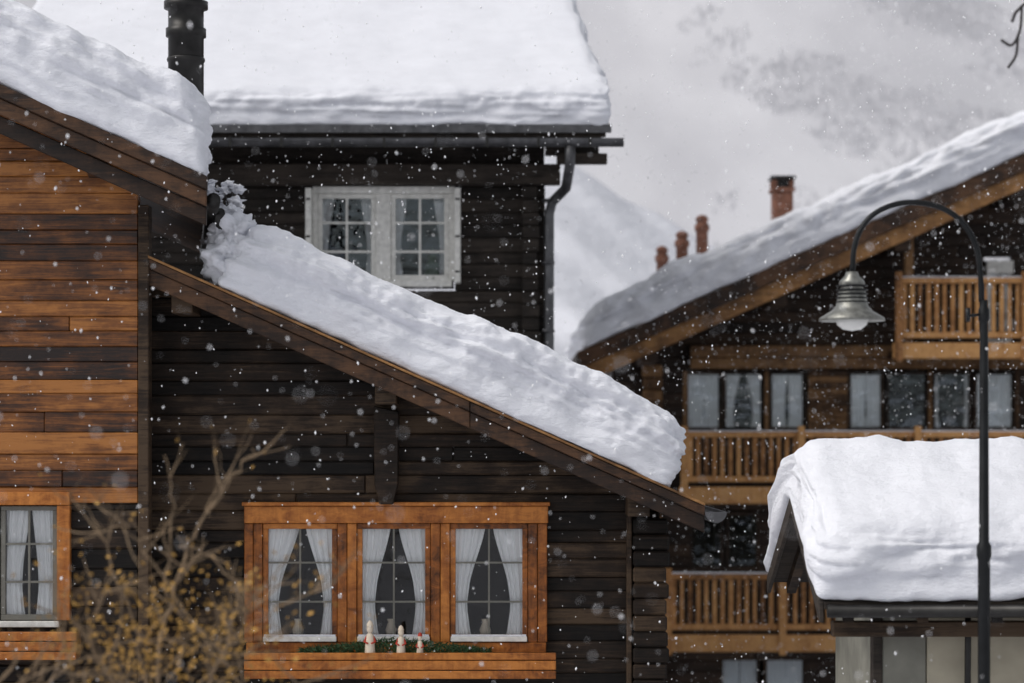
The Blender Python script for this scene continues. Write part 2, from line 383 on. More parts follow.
casement(g,X(1,YW),X(57,YW),Z(620,YW),Z(506,YW),YW+0.0,'sashgrey',wide=0.5,narrow=0.36)
fb=g('flower_box','trim',0.006)
for a0,a1 in ((632,641),(642,651),(652,660)):
    fb.box(X(-90,23.7),X(76,23.7),23.7,23.74,Z(a1,23.7),Z(a0,23.7))
fb.box(X(-90,23.7),X(76,23.7)-.01,23.745,24.0,Z(660,23.7),Z(655,23.7)); fb.box(X(73,23.7),X(76,23.7)-.004,23.745,24.0,Z(654,23.7),Z(634,23.7))
g('gutter','metal',smooth=True).tube([(bx+0.05,YR+0.1,bz-0.22),(bx+0.05+SK*7,YR+7.1,bz-0.22)],0.07,12)
g('downpipe','metal',smooth=True).tube([(bx+0.0,24.2,bz-0.25),(bx-0.02,24.6,bz-0.5),(bx-0.02,24.6,Z(282,24.6))],0.055,10)
YC=25.6; cx=X(186,YC)
g('flue_pipe','metal',smooth=True).lathe((cx,YC),[(0.19,Z(130,YC)),(0.19,Z(38,YC)),(0.215,Z(37,YC)),(0.215,Z(29,YC)),(0.19,Z(28,YC)),(0.19,Z(10,YC)),(0.235,Z(9,YC)),(0.235,Z(2,YC)),(0.17,Z(1,YC)),(0.17,Z(-8,YC)),(0.27,Z(-9,YC)),(0.0,Z(-24,YC))],26)
g('flue_pipe','metal').lathe((cx,YC),[(0.197,Z(62,YC)),(0.205,Z(60,YC)),(0.197,Z(58,YC))],26)
d=Vector((bx-ax,0,bz-az)).normalized()
o0=Vector((rx,YR+0.0,lt(rx)))
Ls=(Vector((bx,0,bz))-Vector((rx,0,lt(rx)))).length-0.02
dl=d.copy()
snow_slab('roof_snow',Ls,7.5,0.90,lambda s,t,h:o0+dl*(s+0.05*math.sin(h*4))+Vector((SK*t,t-0.03,h)),g.e,R=0.32,Rb=0.09,ds=0.035,dtf=0.035,nh=28,seed=1,low=0.13,mid=0.09,fine=0.024,strata=0.055)
g.done()

# ================================================================ CENTRE HOUSE
g=Group('dark_timber_house')
YR=24.0; YW=24.75
ax,az=X(148,YR),Z(258,YR); bx,bz=X(705,YR),Z(506,YR)
sl=(bz-az)/(bx-ax)
def ct(x): return az+(x-ax)*sl
YB=33.5
g('roof_boards','fascia').prism([(ax,az),(bx,bz),(bx,bz-0.07),(ax,az-0.07)],YR+0.05,YB)
f=g('bargeboards','fascia',0.008)
jo=X(470,YR)
for (o0_,o1_,yo) in [(0.0,0.10,0.0),(0.104,0.27,0.035)]:
    for xa,xb in ((ax,jo-.003),(jo+.003,bx)):
        f.prism([(xa,ct(xa)-o0_),(xb,ct(xb)-o0_),(xb,ct(xb)-o1_),(xa,ct(xa)-o1_)],YR+yo,YR+yo+0.05)
g('roof_edge_lath','fascia_l',0.004).prism([(ax,ct(ax)+0.028),(bx,ct(bx)+0.028),(bx,bz+0.002),(ax,az+0.002)],YR-0.02,YR+0.05)
for xx in (X(385,YR),X(640,YR),X(180,YR)):
    g('purlins','black',0.01).box(xx-0.11,xx+0.11,YR+0.15,YB,ct(xx)-0.40,ct(xx)-0.13)
xx=X(387,YW); 
g('bracket','black',0.01).prism([(xx-0.13,ct(xx)-0.42),(xx+0.13,ct(xx)-0.48),(xx+0.12,Z(485,YW)),(xx+0.07,Z(504,YW)),(xx-0.07,Z(504,YW)),(xx-0.12,Z(485,YW))],YW-0.16,YW-0.005)
XL=X(141,YW); XR=X(660,YW)
win=(X(254,YW),X(538,YW),Z(645,YW),Z(514,YW))
plank_wall(g('timber_walls','black',0.015),lambda z:XL,lambda z:min(XR,ax+(z+0.14-az)/sl),0,7.4,0.165,YW,0.18,openings=[win],jit=0.014,maxlen=4.0,rv=0.22)
g('side_walls','black').box(XR-0.18,XR-0.01,YW+0.19,YB,0,ct(XR)-0.12); 
g('side_walls','black').box(XL,XL+0.15,YW+0.19,YB,0,ct(XL)-0.2)
g('side_walls','black').box(XL,XR,YB-0.1,YB,0,3)
z=0
while z<ct(XR)-0.35:
    h=0.165; j=random.uniform(-0.02,0.03)
    g('log_ends','black',0.02).box(X(632,YW),X(666,YW)+j,YW-0.22+random.uniform(-.02,.02),YW+0.0,z+0.003,z+h-0.003); z+=h
g('eave_post','black',0.01).box(X(626,YW),X(631,YW),YW-0.2,YW-0.02,0,ct(X(630,YW))-0.3)
y=YW-0.0
T=g('window_trim','trim',0.006)
T.box(X(245,YW),X(548,YW),y-0.09,y+0.12,Z(523,YW),Z(506,YW))
T.box(X(243,YW),X(550,YW),y-0.12,y+0.10,Z(506,YW)+.003,Z(503,YW)+.01)
T.box(X(247,YW),X(546,YW),y-0.08,y+0.12,Z(652,YW),Z(642,YW))
for a0,a1 in ((245,263),(338,357),(431,450),(528,547)):
    am=(a0+a1)/2
    T.box(X(a0,YW),X(am,YW)-.002,y-0.075,y+0.12,Z(642,YW)+.003,Z(523,YW)-.003)
    T.box(X(am,YW)+.002,X(a1,YW),y-0.070,y+0.12,Z(642,YW)+.003,Z(523,YW)-.003)
for a0,a1 in ((263,338),(357,431),(450,528)):
    casement(g,X(a0,YW)+.004,X(a1,YW)-.004,Z(641,YW)+.004,Z(523,YW)-.004,y-0.05,'trim',fw=0.055,mw=0.018,munt='sashgrey',wide=0.47,narrow=0.19)
    g('weather_bar','white',0.004).box(X(a0,YW)+.01,X(a1,YW)-.01,y-0.095,y-0.051,Z(641,YW),Z(636,YW))
    g('snow_on_sill','snow').box(X(a0,YW)+.02,X(a1,YW)-.02,y-0.09,y-0.054,Z(636,YW)+.002,Z(635,YW)+0.010)
    g('vase','cream',smooth=True).lathe((X((a0*.55+a1*.45),YW),y+0.14),[(0.0,Z(638,YW)),(0.045,Z(638,YW)),(0.06,Z(631,YW)),(0.03,Z(623,YW)),(0.04,Z(620,YW))],14)
fb=g('flower_box','trim',0.006); YF=24.35
for a0,a1 in ((653,660),(661,670),(671,679)):
    fb.box(X(244,YF),X(556,YF),YF,YF+0.04,Z(a1,YF),Z(a0,YF))
fb.box(X(246,YF),X(554,YF),YF+0.045,YW-0.125,Z(679,YF),Z(674,YF))
fb.box(X(246,YF),X(249,YF),YF+0.045,YW-0.125,Z(673,YF),Z(655,YF)); fb.box(X(551,YF),X(554,YF),YF+0.045,YW-0.125,Z(673,YF),Z(655,YF))
fb.box(X(250,YF),X(550,YF),YF+0.045,YW-0.13,Z(662,YF),Z(658,YF))
gp=g('gutter','zinc')
gx,gz=bx+0.11,bz-0.06
ring=[];
for k in range(11):
    t=math.pi+math.pi*k/10; ring.append((gx+0.11*math.cos(t),gz+0.11*math.sin(t)))
inner=[(gx+(px-gx)*0.86,gz+(pz-gz)*0.86) for px,pz in ring[::-1]]
for k in range(10):
    gp.prism([ring[k],ring[k+1],inner[9-k],inner[10-k]],YR+0.02,YB)
g('gutter','zinc').prism(ring,YR+0.0,YR+0.018)
d=Vector((bx-ax,0,bz-az)).normalized(); nn=Vector((-d.z,0,d.x)); nn=nn if nn.z>0 else -nn
dc,nc=d.copy(),nn.copy()
sx=X(215,YR); o1=Vector((sx,YR-0.03,ct(sx)+0.035))
xe=X(668,YR); Lcn=(Vector((xe,0,ct(xe)))-Vector((sx,0,ct(sx)))).length
def mp(s,t,h):
    droop=max(0,(s-(Lcn-0.9))/0.9)
    return o1+dc*(s+0.10*droop*h)+nc*h+Vector((0,t+0.05*math.sin(s*1.3),0))-Vector((0,0,0.03*droop**2*(0.3+h)))
def hfc(s,t):
    return 1.0+0.10*min(1,s/1.5)-0.03*math.sin(s*1.1)-0.12*max(0,(s-Lcn+1.5)/1.5)
snow_slab('roof_snow',Lcn,8.6,0.70,mp,g.e,R=0.28,Rb=0.08,ds=0.028,dtf=0.028,nh=34,seed=3,low=0.12,mid=0.09,fine=0.034,strata=0.07,hf=hfc)
for i,(u,v,r,sc) in enumerate([(226,262,0.20,(1,1,1.1)),(236,236,0.2,(1,1,1)),(222,240,0.13,(1,1,1.3)),(230,214,0.10,(1,1,.9)),(238,285,0.13,(1,1,1)),(250,240,0.2,(1.2,1,.8))]):
    lump('snow_lump',P(u,v,24.3+0.1*i),r,g.e,i*3.3,sc,sub=4,amp=0.6)
g.done()

# ================================================================ BACK HOUSE
g=Group('weathered_chalet')
YE=35.2; YW=36.5
ez=Z(126,YE); exl=-8.0; exr=X(610,YE)
SL=math.radians(25)
Lr=13
def roofp(x,t,h): return Vector((x,YE+t*math.cos(SL),ez+t*math.sin(SL)+h))
XR=X(545,YW)
rb=g('roof_boards','greywood',0.01)
for (h0,h1,t0,xo) in ((0.0,-0.09,0.0,0),(-0.095,-0.20,0.10,-0.05),(-0.205,-0.30,0.22,-0.1)):
    c_,s_=math.cos(SL),math.sin(SL)
    n0=len(rb.v)
    rb.prism_x([(YE+t0*c_,ez+t0*s_+h0),(YE+Lr*c_,ez+Lr*s_+h0),(YE+Lr*c_,ez+Lr*s_+h1),(YE+t0*c_,ez+t0*s_+h1)],exl,exr+xo)
    for q in range(n0,len(rb.v)):
        vx,vy,vz=rb.v[q]
        if vx>0: rb.v[q]=(vx-0.065*(vy-YE),vy,vz)
    rb.prism_x([(YE+Lr*c_+.01,ez+Lr*s_+h0),(YE+2*Lr*c_,ez+h0),(YE+2*Lr*c_,ez+h1),(YE+Lr*c_+.01,ez+Lr*s_+h1)],exl,XR-0.5)
gy,gz=YE-0.10,ez-0.20
ring=[(gy+0.10*math.cos(math.pi+math.pi*k/10),gz+0.12*math.sin(math.pi+math.pi*k/10)) for k in range(11)]
gg=g('gutter','zinc')
inner=[(gy+(a_-gy)*0.85,gz+(b_-gz)*0.85) for a_,b_ in ring[::-1]]
for k in range(10): gg.prism_x([ring[k],ring[k+1],inner[9-k],inner[10-k]],exl,X(622,YE))
gg.prism_x(ring,X(622,YE),X(622,YE)+.02)
for k in range(14): 
    xx=exr-0.3-0.75*k
    g('gutter_brackets','metal').box(xx-.02,xx+.02,YE-0.215,YE-0.205,gz-0.13,gz+0.02)
g('eave_lath','zinc').box(exl,exr+0.02,YE-0.03,YE-0.002,ez-0.10,ez+0.02)
g('eave_beam','greywood',0.01).box(exl,X(560,YW),YW-0.28,YW-0.02,Z(186,YW),Z(166,YW))
g('eave_beam','greywood',0.01).box(X(556,YW),X(616,YE)-0.1,YW-0.6,YW-0.4,Z(168,YW),Z(158,YW))
g('frieze','greywood').box(exl,XR-0.01,YW-0.01,YW+0.19,Z(165,YW)+.003,ez+0.25)
g('verge_purlin','greywood').box(XR,X(598,YW),YW-0.35,YW-0.1,Z(157,YW),ez+0.05)
wn=(X(316,YW),X(455,YW),Z(285,YW),Z(192,YW))
plank_wall(g('timber_walls','greywood',0.02),lambda z:-8,lambda z:XR,-5.4,Z(165,YW),0.2,YW,0.2,openings=[wn],jit=0.02,maxlen=4,rv=0.15)
g('side_wall','greywood').box(XR-0.2,XR-0.015,YW+.21,YW+11,-5.4,ez+0.2)
g('side_wall','greywood').prism_x([(YW+.21,ez+0.2),(YE+Lr*math.cos(SL)*2-2,ez+0.2),(YE+Lr*math.cos(SL),ez+Lr*math.sin(SL)-0.35)],XR-0.2,XR-0.02)
z=0
while z<Z(190,YW):
    g('log_ends','greywood',0.02).box(X(522,YW),X(538,YW)+random.uniform(-.02,.04),YW-0.2+random.uniform(-.02,.02),YW-0.004-0.02,z+.004,z+.196); z+=0.2
W_=g('window_frame','white',0.006); y=YW
W_.box(X(313,YW),X(455,YW),y-0.09,y+0.05,Z(194,YW),Z(187,YW)); W_.box(X(320,YW),X(452,YW),y-0.12,y+0.05,Z(287,YW),Z(281,YW))
W_.box(X(376,YW),X(391,YW),y-0.07,y+0.06,Z(281,YW)+.003,Z(194,YW)-.003)
W_.box(X(313,YW),X(318,YW),y-0.07,y+0.06,Z(281,YW)+.003,Z(194,YW)-.003); W_.box(X(449,YW),X(455,YW),y-0.07,y+0.06,Z(281,YW)+.003,Z(194,YW)-.003)
for (a0,a1) in ((318,376),(391,449)):
    casement(g,X(a0,YW)+.003,X(a1,YW)-.003,Z(281,YW)+.004,Z(194,YW)-.004,y-0.04,'white',fw=0.07,mw=0.035,cur=False,glass='glassfar')
    c_=g('curtains','curtain',smooth=True)
    curtain(c_,X(a0,YW)+.04,X(a1,YW)-.04,Z(281,YW),Z(194,YW),y+0.15,-1,0.25,0.12,a0); curtain(c_,X(a0,YW)+.04,X(a1,YW)-.04,Z(281,YW),Z(194,YW),y+0.15,1,0.25,0.12,a0+1)
for a0,a1 in ((307,313),(455,461)): 
    W_.box(X(a0,YW),X(a1,YW)-.004,y-0.30,y-0.02,Z(284,YW),Z(190,YW))
    for vv in (200,237,272): g('shutter_hinges','metal').box(X(a0,YW)+.01,X(a1,YW)-.014,y-0.305,y-0.301,Z(vv+2,YW),Z(vv,YW))
g('window_tree','green').lathe((X(432,YW),YW+0.12),[(0.17,Z(279,YW)),(0.09,Z(268,YW)),(0.13,Z(268,YW)),(0.05,Z(258,YW)),(0.09,Z(258,YW)),(0.0,Z(246,YW))],9)
dp=g('downpipe','zinc',smooth=True); yd=YW-0.12
dp.tube([(X(570,YE),gy,gz-0.1),(X(570,YE),gy+0.03,gz-0.35),(X(566,35.8),35.8,Z(188,35.8)),(X(552,YW),yd,Z(203,YW)),(X(549,YW),yd,Z(215,YW)),(X(548,YW),yd,-5.0)],0.075,12)
for v in (200,262,330): dp.tube([(X(548,YW),yd,Z(v,YW)),(X(548,YW),yd,Z(v+3,YW))],0.10,12)
def mpb(s,t,h):
    x=exl+s
    return roofp(x-0.07*t*max(0,x-exl)/(exr-exl),t-0.05,h*1.05)
snow_slab('roof_snow',exr-exl-0.0,Lr,0.52,mpb,g.e,R=0.22,Rb=0.08,ds=0.05,dtf=0.035,nh=20,seed=5,low=0.14,mid=0.08,fine=0.03,strata=0.065,topk=0.12,mat='snowsoft')
g.done()
g=Group('snowy_twigs')
base=P(228,268,26.5)
for i in range(16):
    u=random.uniform(196,242); v=random.uniform(176,212)
    e_=P(u,v,26.5+random.uniform(-.3,.3)); mid_=(base+e_)/2+Vector((random.uniform(-.1,.1),0,0.05))
    g('twigs','darkbark').tube([base,mid_,e_,e_+Vector((random.uniform(-.25,.25),0,random.uniform(-.05,.05)))],[0.012,0.009,0.006,0.003],5)
for i in range(26):
    u=random.uniform(200,240); v=random.uniform(182,240)
    q=P(u,v,26.5); g('twigs','darkbark').tube([q,q+Vector((random.uniform(-.22,.22),0,random.uniform(-.03,.06)))],0.004,4)
for i in range(22):
    lump('snow_clump',P(random.uniform(206,242),random.uniform(182,258),26.4),random.uniform(.025,.075),g.e,i*2.1,(1.2,1,.8),sub=3,amp=0.9)
g.done()

# ================================================================ RIGHT CHALET
g=Group('balcony_chalet')
YR=48.0; YW=50.2
ax,az=X(577,YR),Z(352,YR); bx_,bz_=X(1024,YR),Z(154,YR)
sl=(bz_-az)/(bx_-ax)
def rt(x): return az+(x-ax)*sl
rx=15.0; YB=64; GZ=-5.4
rf=g('roof_boards','chalet')
rf.prism([(ax,az),(rx,rt(rx)),(rx,rt(rx)-0.2),(ax,az-0.2)],YR+0.1,YB); rf.prism([(rx,rt(rx)),(2*rx-ax,az),(2*rx-ax,az-0.2),(rx,rt(rx)-0.2)],YR+0.1,YB)
f1=g('upper_bargeboard','fascia',0.01); f2=g('lower_bargeboard','fascia_l',0.015)
for (ff,o0_,o1_,yo) in ((f1,0.0,0.34,0.0),(f2,0.345,0.68,0.10)):
    ff.prism([(ax,az-o0_),(rx,rt(rx)-o0_),(rx,rt(rx)-o1_),(ax+0.1,rt(ax+0.1)-o1_)],YR+yo,YR+yo+0.12)
    ff.prism([(rx+.01,rt(rx)-o0_),(2*rx-ax,az-o0_),(2*rx-ax,az-o1_),(rx+.01,rt(rx)-o1_)],YR+yo,YR+yo+0.12)
for xx in (X(650,YR),X(780,YR),X(905,YR),X(1020,YR)):
    g('purlins','chalet',0.02).box(xx-0.17,xx+0.17,YR+0.3,YW+.1,rt(xx)-0.85,rt(xx)-0.30)
XL=X(612,YW); XC=X(652,YW)
ops=[(X(684,YW),X(806,YW),Z(430,YW),Z(370,YW)),(X(848,YW),X(1015,YW),Z(430,YW),Z(370,YW)),(X(984,YW),X(1012,YW),Z(345,YW),Z(262,YW)),
     (X(720,YW),X(806,YW),Z(760,YW),Z(656,YW)),(X(690,YW),X(760,YW),Z(570,YW),Z(512,YW))]
plank_wall(g('timber_walls','chalet',0.02),lambda z:max(XL,ax+(z+0.3-az)/sl),lambda z:23,GZ,11,0.24,YW,0.25,openings=ops,jit=0.02,maxlen=5)
g('side_wall','chalet').box(XL+0.01,XL+0.2,YW+.26,YB-.5,GZ,rt(XL)-0.25)
g('floor_beam','chalet_m',0.02).box(X(690,YW),X(1100,YW),YW-0.25,YW-0.02,Z(369,YW),Z(358,YW))
g('floor_beam','chalet_m',0.02).box(X(690,YW),X(1100,YW),YW-0.32,YW-0.02,Z(357.5,YW),Z(346,YW))
for i in range(50):
    z0=GZ+i*0.26
    if z0+0.26<rt(XC)-0.9: g('corner_logs','chalet_m',0.03).box(XC-0.18+random.uniform(-.05,.05),XC+0.2,YW-0.3+random.uniform(-.03,.03),YW-0.025,z0+.005,z0+.25)
for k in range(10):
    g('wall_panel','chalet_m',0.01).box(X(808,YW),X(847,YW),YW-0.06,YW-0.022,Z(430,YW)+k*0.125,Z(430,YW)+k*0.125+0.12)
def bigwin(x0,x1,z0,z1,fr='chalet',wide=0.46,narrow=0.4,cur=True,cols=1):
    casement(g,x0,x1,z0,z1,YW+0.03,fr,cols=cols,rows=1,fw=0.07,cur=cur,wide=wide,narrow=narrow,room=2.5,glass='glassfar')
for a0,a1,wd,nr,cu in ((685,722,.55,.5,1),(723,764,.46,.24,1),(769,806,.5,.42,1),(848,884,.5,.5,1),(886,928,.1,.1,0),(932,972,.14,.12,1),(974,1015,.55,.5,1)):
    bigwin(X(a0,YW),X(a1,YW),Z(431,YW),Z(371,YW),wide=wd,narrow=nr,cur=bool(cu))
for a0 in (764.5,928,683,1015):
    g('window_posts','chalet_m',0.01).box(X(a0,YW),X(a0+4,YW),YW-0.04,YW+0.025,Z(431,YW),Z(371,YW))
bigwin(X(690,YW),X(724,YW),Z(570,YW),Z(512,YW),cur=False); bigwin(X(726,YW),X(760,YW),Z(570,YW),Z(512,YW),cur=False)
bigwin(X(720,YW),X(760,YW),Z(760,YW),Z(657,YW),wide=.5,narrow=.5); bigwin(X(764,YW),X(806,YW),Z(760,YW),Z(657,YW),wide=.5,narrow=.5)
casement(g,X(986,YW),X(1011,YW),Z(345,YW),Z(263,YW),YW-0.02,'white',cols=1,rows=2,fw=0.09,cur=True)
g('roller_blind_box','white').box(X(986,YW),X(1012,YW),YW-0.14,YW-0.05,Z(274,YW),Z(261,YW))
def balcony(u0,u1,vt,vb,floor_v,y0=48.9):
    r=g('balcony_rails','rail',0.012)
    x0,x1=X(u0,y0),X(u1,y0); zt,zb=Z(vt,y0),Z(vb,y0); zf=Z(floor_v,y0)
    r.box(x0,x1,y0-0.05,y0+0.09,zt-0.11,zt); r.box(x0,x1,y0-0.02,y0+0.06,zb,zb+0.12)
    g('balcony_beam','rail',0.02).box(x0-0.1,x1,y0-0.08,y0+0.10,zf-0.24,zb-0.10)
    x=x0+0.08
    while x<x1-0.05:
        wd=random.uniform(.075,.10)
        r.box(x,x+wd,y0+0.005,y0+0.045,zb+0.123,zt-0.113); x+=0.165
    for xx in [x0+i*(x1-x0)/max(1,round((x1-x0)/2.4)) for i in range(max(1,round((x1-x0)/2.4))+1)]:
        g('balcony_posts','rail',0.01).box(xx-0.07,xx+0.07,y0-0.16,y0-0.083,zf-0.3,zt+0.12)
    g('balcony_floor','chalet').box(x0,x1,y0+0.11,YW-0.34,zf-0.2,zf-0.05)
    g('rail_snow','snow',0.02).box(x0+.05,x1-.05,y0-0.03,y0+0.07,zt+0.002,zt+0.035)
balcony(684,1150,432,482,492)
balcony(668,1010,574,630,640)
balcony(898,1150,278,338,347,y0=48.6)
for u in (905,):
    g('balcony_struts','chalet_m',0.02).box(X(u,48.7),X(u+9,48.7),48.75,48.9,Z(345,48.7),Z(232,48.7))
d=Vector((rx-ax,0,rt(rx)-az)).normalized(); nn=Vector((-d.z,0,d.x))
dr_,nr_=d.copy(),nn.copy()
o2=Vector((ax+0.15,YR-0.05,az+0.07)); Lc=(Vector((rx,0,rt(rx)))-Vector((ax,0,az))).length+0.3
snow_slab('roof_snow',Lc,15,0.92,lambda s,t,h:o2+dr_*(s+0.35*h*max(0,1-s*0.7))+nr_*h*(0.9)+Vector((0,t,0)),g.e,R=0.36,Rb=0.12,ds=0.07,dtf=0.06,nh=18,seed=9,low=0.20,mid=0.12,fine=0.03,strata=0.08,
  hf=lambda s,t:0.82+0.18*min(1,max(0,s)/2.2))
def chim(u,vt,wpx,Y,square=False):
    x=X(u,Y); zt=Z(vt,Y); hw=wpx*0.5*Y/F; zb=rt(x)-0.3
    if square:
        c=g('chimney_stack','brick',0.02)
        c.box(x-hw*0.82,x+hw*0.82,Y-hw,Y+hw,zb,zt-0.36); c.box(x-hw,x+hw,Y-hw*1.15,Y+hw*1.15,zt-0.355,zt-0.26)
        for s1 in (-1,1):
            for s2 in (-1,1): c.box(x+s1*hw*.7-.06,x+s1*hw*.7+.06,Y+s2*hw*.7-.06,Y+s2*hw*.7+.06,zt-0.257,zt-0.08)
        g('chimney_core','metal').box(x-hw*.6,x+hw*.6,Y-hw*.6,Y+hw*.6,zt-0.255,zt-0.085)
        g('chimney_cap','metal',0.02).box(x-hw*1.05,x+hw*1.05,Y-hw*1.2,Y+hw*1.2,zt-0.077,zt)
    else:
        g('chimney_pots','brick',smooth=True).lathe((x,Y),[(hw*.8,zb),(hw*.8,zt-0.34),(hw,zt-0.32),(hw,zt-0.2),(hw*.75,zt-0.18),(hw*.75,zt-0.1),(hw*.95,zt-0.08),(hw*.6,zt),(0,zt+0.03)],18)
chim(662,247,14,54); chim(682,232,15,53.5); chim(702,216,15,53); chim(782,177,24,54,True)
g.done()

# ================================================================ SHED
g=Group('plaster_shed')
x0,x1=2.56,10.5; yn,yf=20.0,24.1; ym=22.05; ze=2.73; zr=3.60
def sz(y): return zr-(zr-ze)*abs(y-ym)/(ym-yn)
rb=g('roof_boards','greywood',0.006)
rb.prism_x([(yn,ze),(ym,zr),(ym,zr-0.06),(yn,ze-0.06)],x0+0.04,x1); rb.prism_x([(ym+.002,zr),(yf,ze),(yf,ze-0.06),(ym+.002,zr-0.06)],x0+0.04,x1)
bb=g('bargeboards','greywood',0.006)
bb.prism_x([(yn,ze),(ym,zr),(ym,zr-0.17),(yn,ze-0.17)],x0,x0+0.038); bb.prism_x([(ym+.002,zr),(yf,ze),(yf,ze-0.17),(ym+.002,zr-0.17)],x0,x0+0.038)
for xx in [x0+0.2+0.62*i for i in range(13)]:
    for s in (0,1):
        yy0,yy1=(yn,ym-.002) if s==0 else (yf,ym+.002)
        g('rafters','black').prism_x([(yy0,sz(yy0)-0.062),(yy1,zr-0.062),(yy1,zr-0.17),(yy0,sz(yy0)-0.17)],xx,xx+0.09)
g('eave_beam','black',0.01).box(x0+0.15,x1,20.28,20.42,2.42,2.55)
g('gutter','metal',smooth=True).tube([(x0+0.06,yn-0.05,ze-0.07),(x1,yn-0.05,ze-0.07)],0.055,12)
wl=g('plaster_wall','plaster',0.01)
wl.box(3.18,3.56,20.62,20.8,0,2.60); wl.box(3.18,3.35,20.803,23.6,0,2.60)
g('gable_boards','black').prism_x([(20.7,2.62),(23.5,2.62),(22.05,3.40)],3.22,3.30)
g('light_wall','plaster2',0.01).box(3.565,x1,20.60,20.8,0,2.60)
g('drainpipe','metal',smooth=True).tube([(X(968,20.5),20.5,2.6),(X(968,20.5),20.5,2.38),(X(966,20.5),20.5,0.1)],0.028,8)
g('corner_board','greywood',0.006).box(3.10,3.177,20.60,20.78,0,2.60)
def mps(s,t,h):
    y=yn-0.05+t; k=(y-ym)/(ym-yn); a_=math.sqrt(k*k+0.03)-math.sqrt(0.03)*0.3
    base=zr-(zr-ze)*min(1.05,a_)
    base0=zr-(zr-ze)*abs(k)
    q=min(1,max(0,h/0.3))
    z=base0*(1-q)+base*q+h
    return Vector((x0-0.05+s,y,z+0.01))
snow_slab('roof_snow',x1-x0,4.2,0.60,mps,g.e,R=0.26,Rb=0.08,ds=0.035,dtf=0.035,nh=24,seed=12,low=0.14,mid=0.08,fine=0.028,strata=0.06,topk=0.45)
g.done()

# ================================================================ STREET LAMP
g=Group('street_lamp')
YL=18.6
po=g('post','lampmetal',smooth=True); xp=X(984,YL)
po.lathe((xp,YL),[(0.11,0),(0.11,0.5),(0.075,0.55),(0.05,0.9),(0.048,Z(560,YL)),(0.058,Z(556,YL)),(0.058,Z(546,YL)),(0.040,Z(542,YL)),(0.033,Z(325,YL)),(0.033,Z(322,YL)),(0.043,Z(320,YL)),(0.043,Z(310,YL)),(0.030,Z(307,YL)),(0.030,Z(300,YL))],16)
arc=[(981.5,302),(980.5,275),(977,250),(968,230),(954,215),(936,206),(914,202.5),(893,205),(874,214),(861,229),(854,249),(852.5,272)]
pts=[P(u,v,YL) for u,v in arc]
def catmull(p,n=5):
    o=[];p=[p[0]*2-p[1]]+p+[p[-1]*2-p[-2]]
    for i in range(1,len(p)-2):
        for k in range(n):
            t=k/n; o.append(0.5*((2*p[i])+(p[i+1]-p[i-1])*t+(2*p[i-1]-5*p[i]+4*p[i+1]-p[i+2])*t*t+(-p[i-1]+3*p[i]-3*p[i+1]+p[i+2])*t**3))
    o.append(p[-2]); return o
po.tube(catmull(pts),0.022,12)
po.tube([P(984,314,YL),P(968,316,YL-0.02)],0.012,8); po.tube([P(968,308,YL-0.02),P(968,322,YL-0.02)],0.02,8)
c=(X(852,YL),YL)
g('lamp_body','shade',smooth=True).lathe(c,[(0.0,Z(271,YL)),(0.045,Z(272,YL)),(0.055,Z(276,YL)),(0.095,Z(281,YL)),(0.100,Z(284,YL)),(0.085,Z(287,YL)),(0.105,Z(292,YL)),(0.115,Z(300,YL)),(0.125,Z(306,YL)),(0.16,Z(311,YL)),(0.25,Z(318,YL)),(0.256,Z(321,YL)),(0.245,Z(321,YL)),(0.15,Z(314,YL)),(0.10,Z(309,YL))],36)
for v in (285,289,293,297,301): g('lamp_fins','lampmetal',smooth=True).lathe(c,[(0.10,Z(v,YL)),(0.122,Z(v+.4,YL)),(0.122,Z(v+1.6,YL)),(0.10,Z(v+2,YL))],28)
g('lamp_globe','frost',smooth=True).lathe(c,[(0.11,Z(315,YL)),(0.125,Z(320,YL)),(0.115,Z(325,YL)),(0.07,Z(329.5,YL)),(0.0,Z(331,YL))],28)
g.done()

# ================================================================ small decorations
def figurine(u,vtop,hat):
    g=Group('figurine'); Y=24.42; x=X(u,Y); zb=Z(656,Y); zt=Z(vtop,Y); h=zt-zb; r=h*0.13
    g('body','cream',smooth=True).lathe((x,Y),[(r*1.0,zb),(r*1.15,zb+h*.1),(r*1.0,zb+h*.35),(r*.8,zb+h*.58),(r*.4,zb+h*.64)],14)
    g('head','cream',smooth=True).lathe((x,Y),[(0.0,zb+h*.62),(r*.55,zb+h*.66),(r*.75,zb+h*.76),(r*.6,zb+h*.86),(0,zb+h*.90)],14)
    g('hat',hat,smooth=True).lathe((x,Y),[(r*.8,zb+h*.83),(r*.72,zb+h*.87),(r*.5,zb+h*.95),(0,zb+h)],14)
    for s in (-1,1): g('arms','red',smooth=True).tube([(x+s*r*.6,Y,zb+h*.56),(x+s*r*1.15,Y-.02,zb+h*.40),(x+s*r*.4,Y-.06,zb+h*.36)],[r*.28,r*.25,r*.18],8)
    g.done()
figurine(370,620,'cream'); figurine(401,625,'cream'); figurine(420,632,'red')
ga=Part('fir_garland',M['green'])
for i in range(2600):
    x=random.uniform(X(300,24.5),X(490,24.5)); k=1-abs((x-X(395,24.5))/(X(470,24.5)-X(300,24.5)))*1.2
    p0=Vector((x,24.5+random.uniform(-.08,.08),Z(655,24.5)+random.uniform(0,.17)*max(.3,k)))
    dr=Vector((random.uniform(-1,1),random.uniform(-1,1),random.uniform(-.2,.9))).normalized()*0.055; sd2=Vector((dr.z,0,-dr.x))*0.12+Vector((0,.003,0))
    ga.add([p0-sd2,p0+sd2,p0+dr],[(0,1,2)])
ga.done()

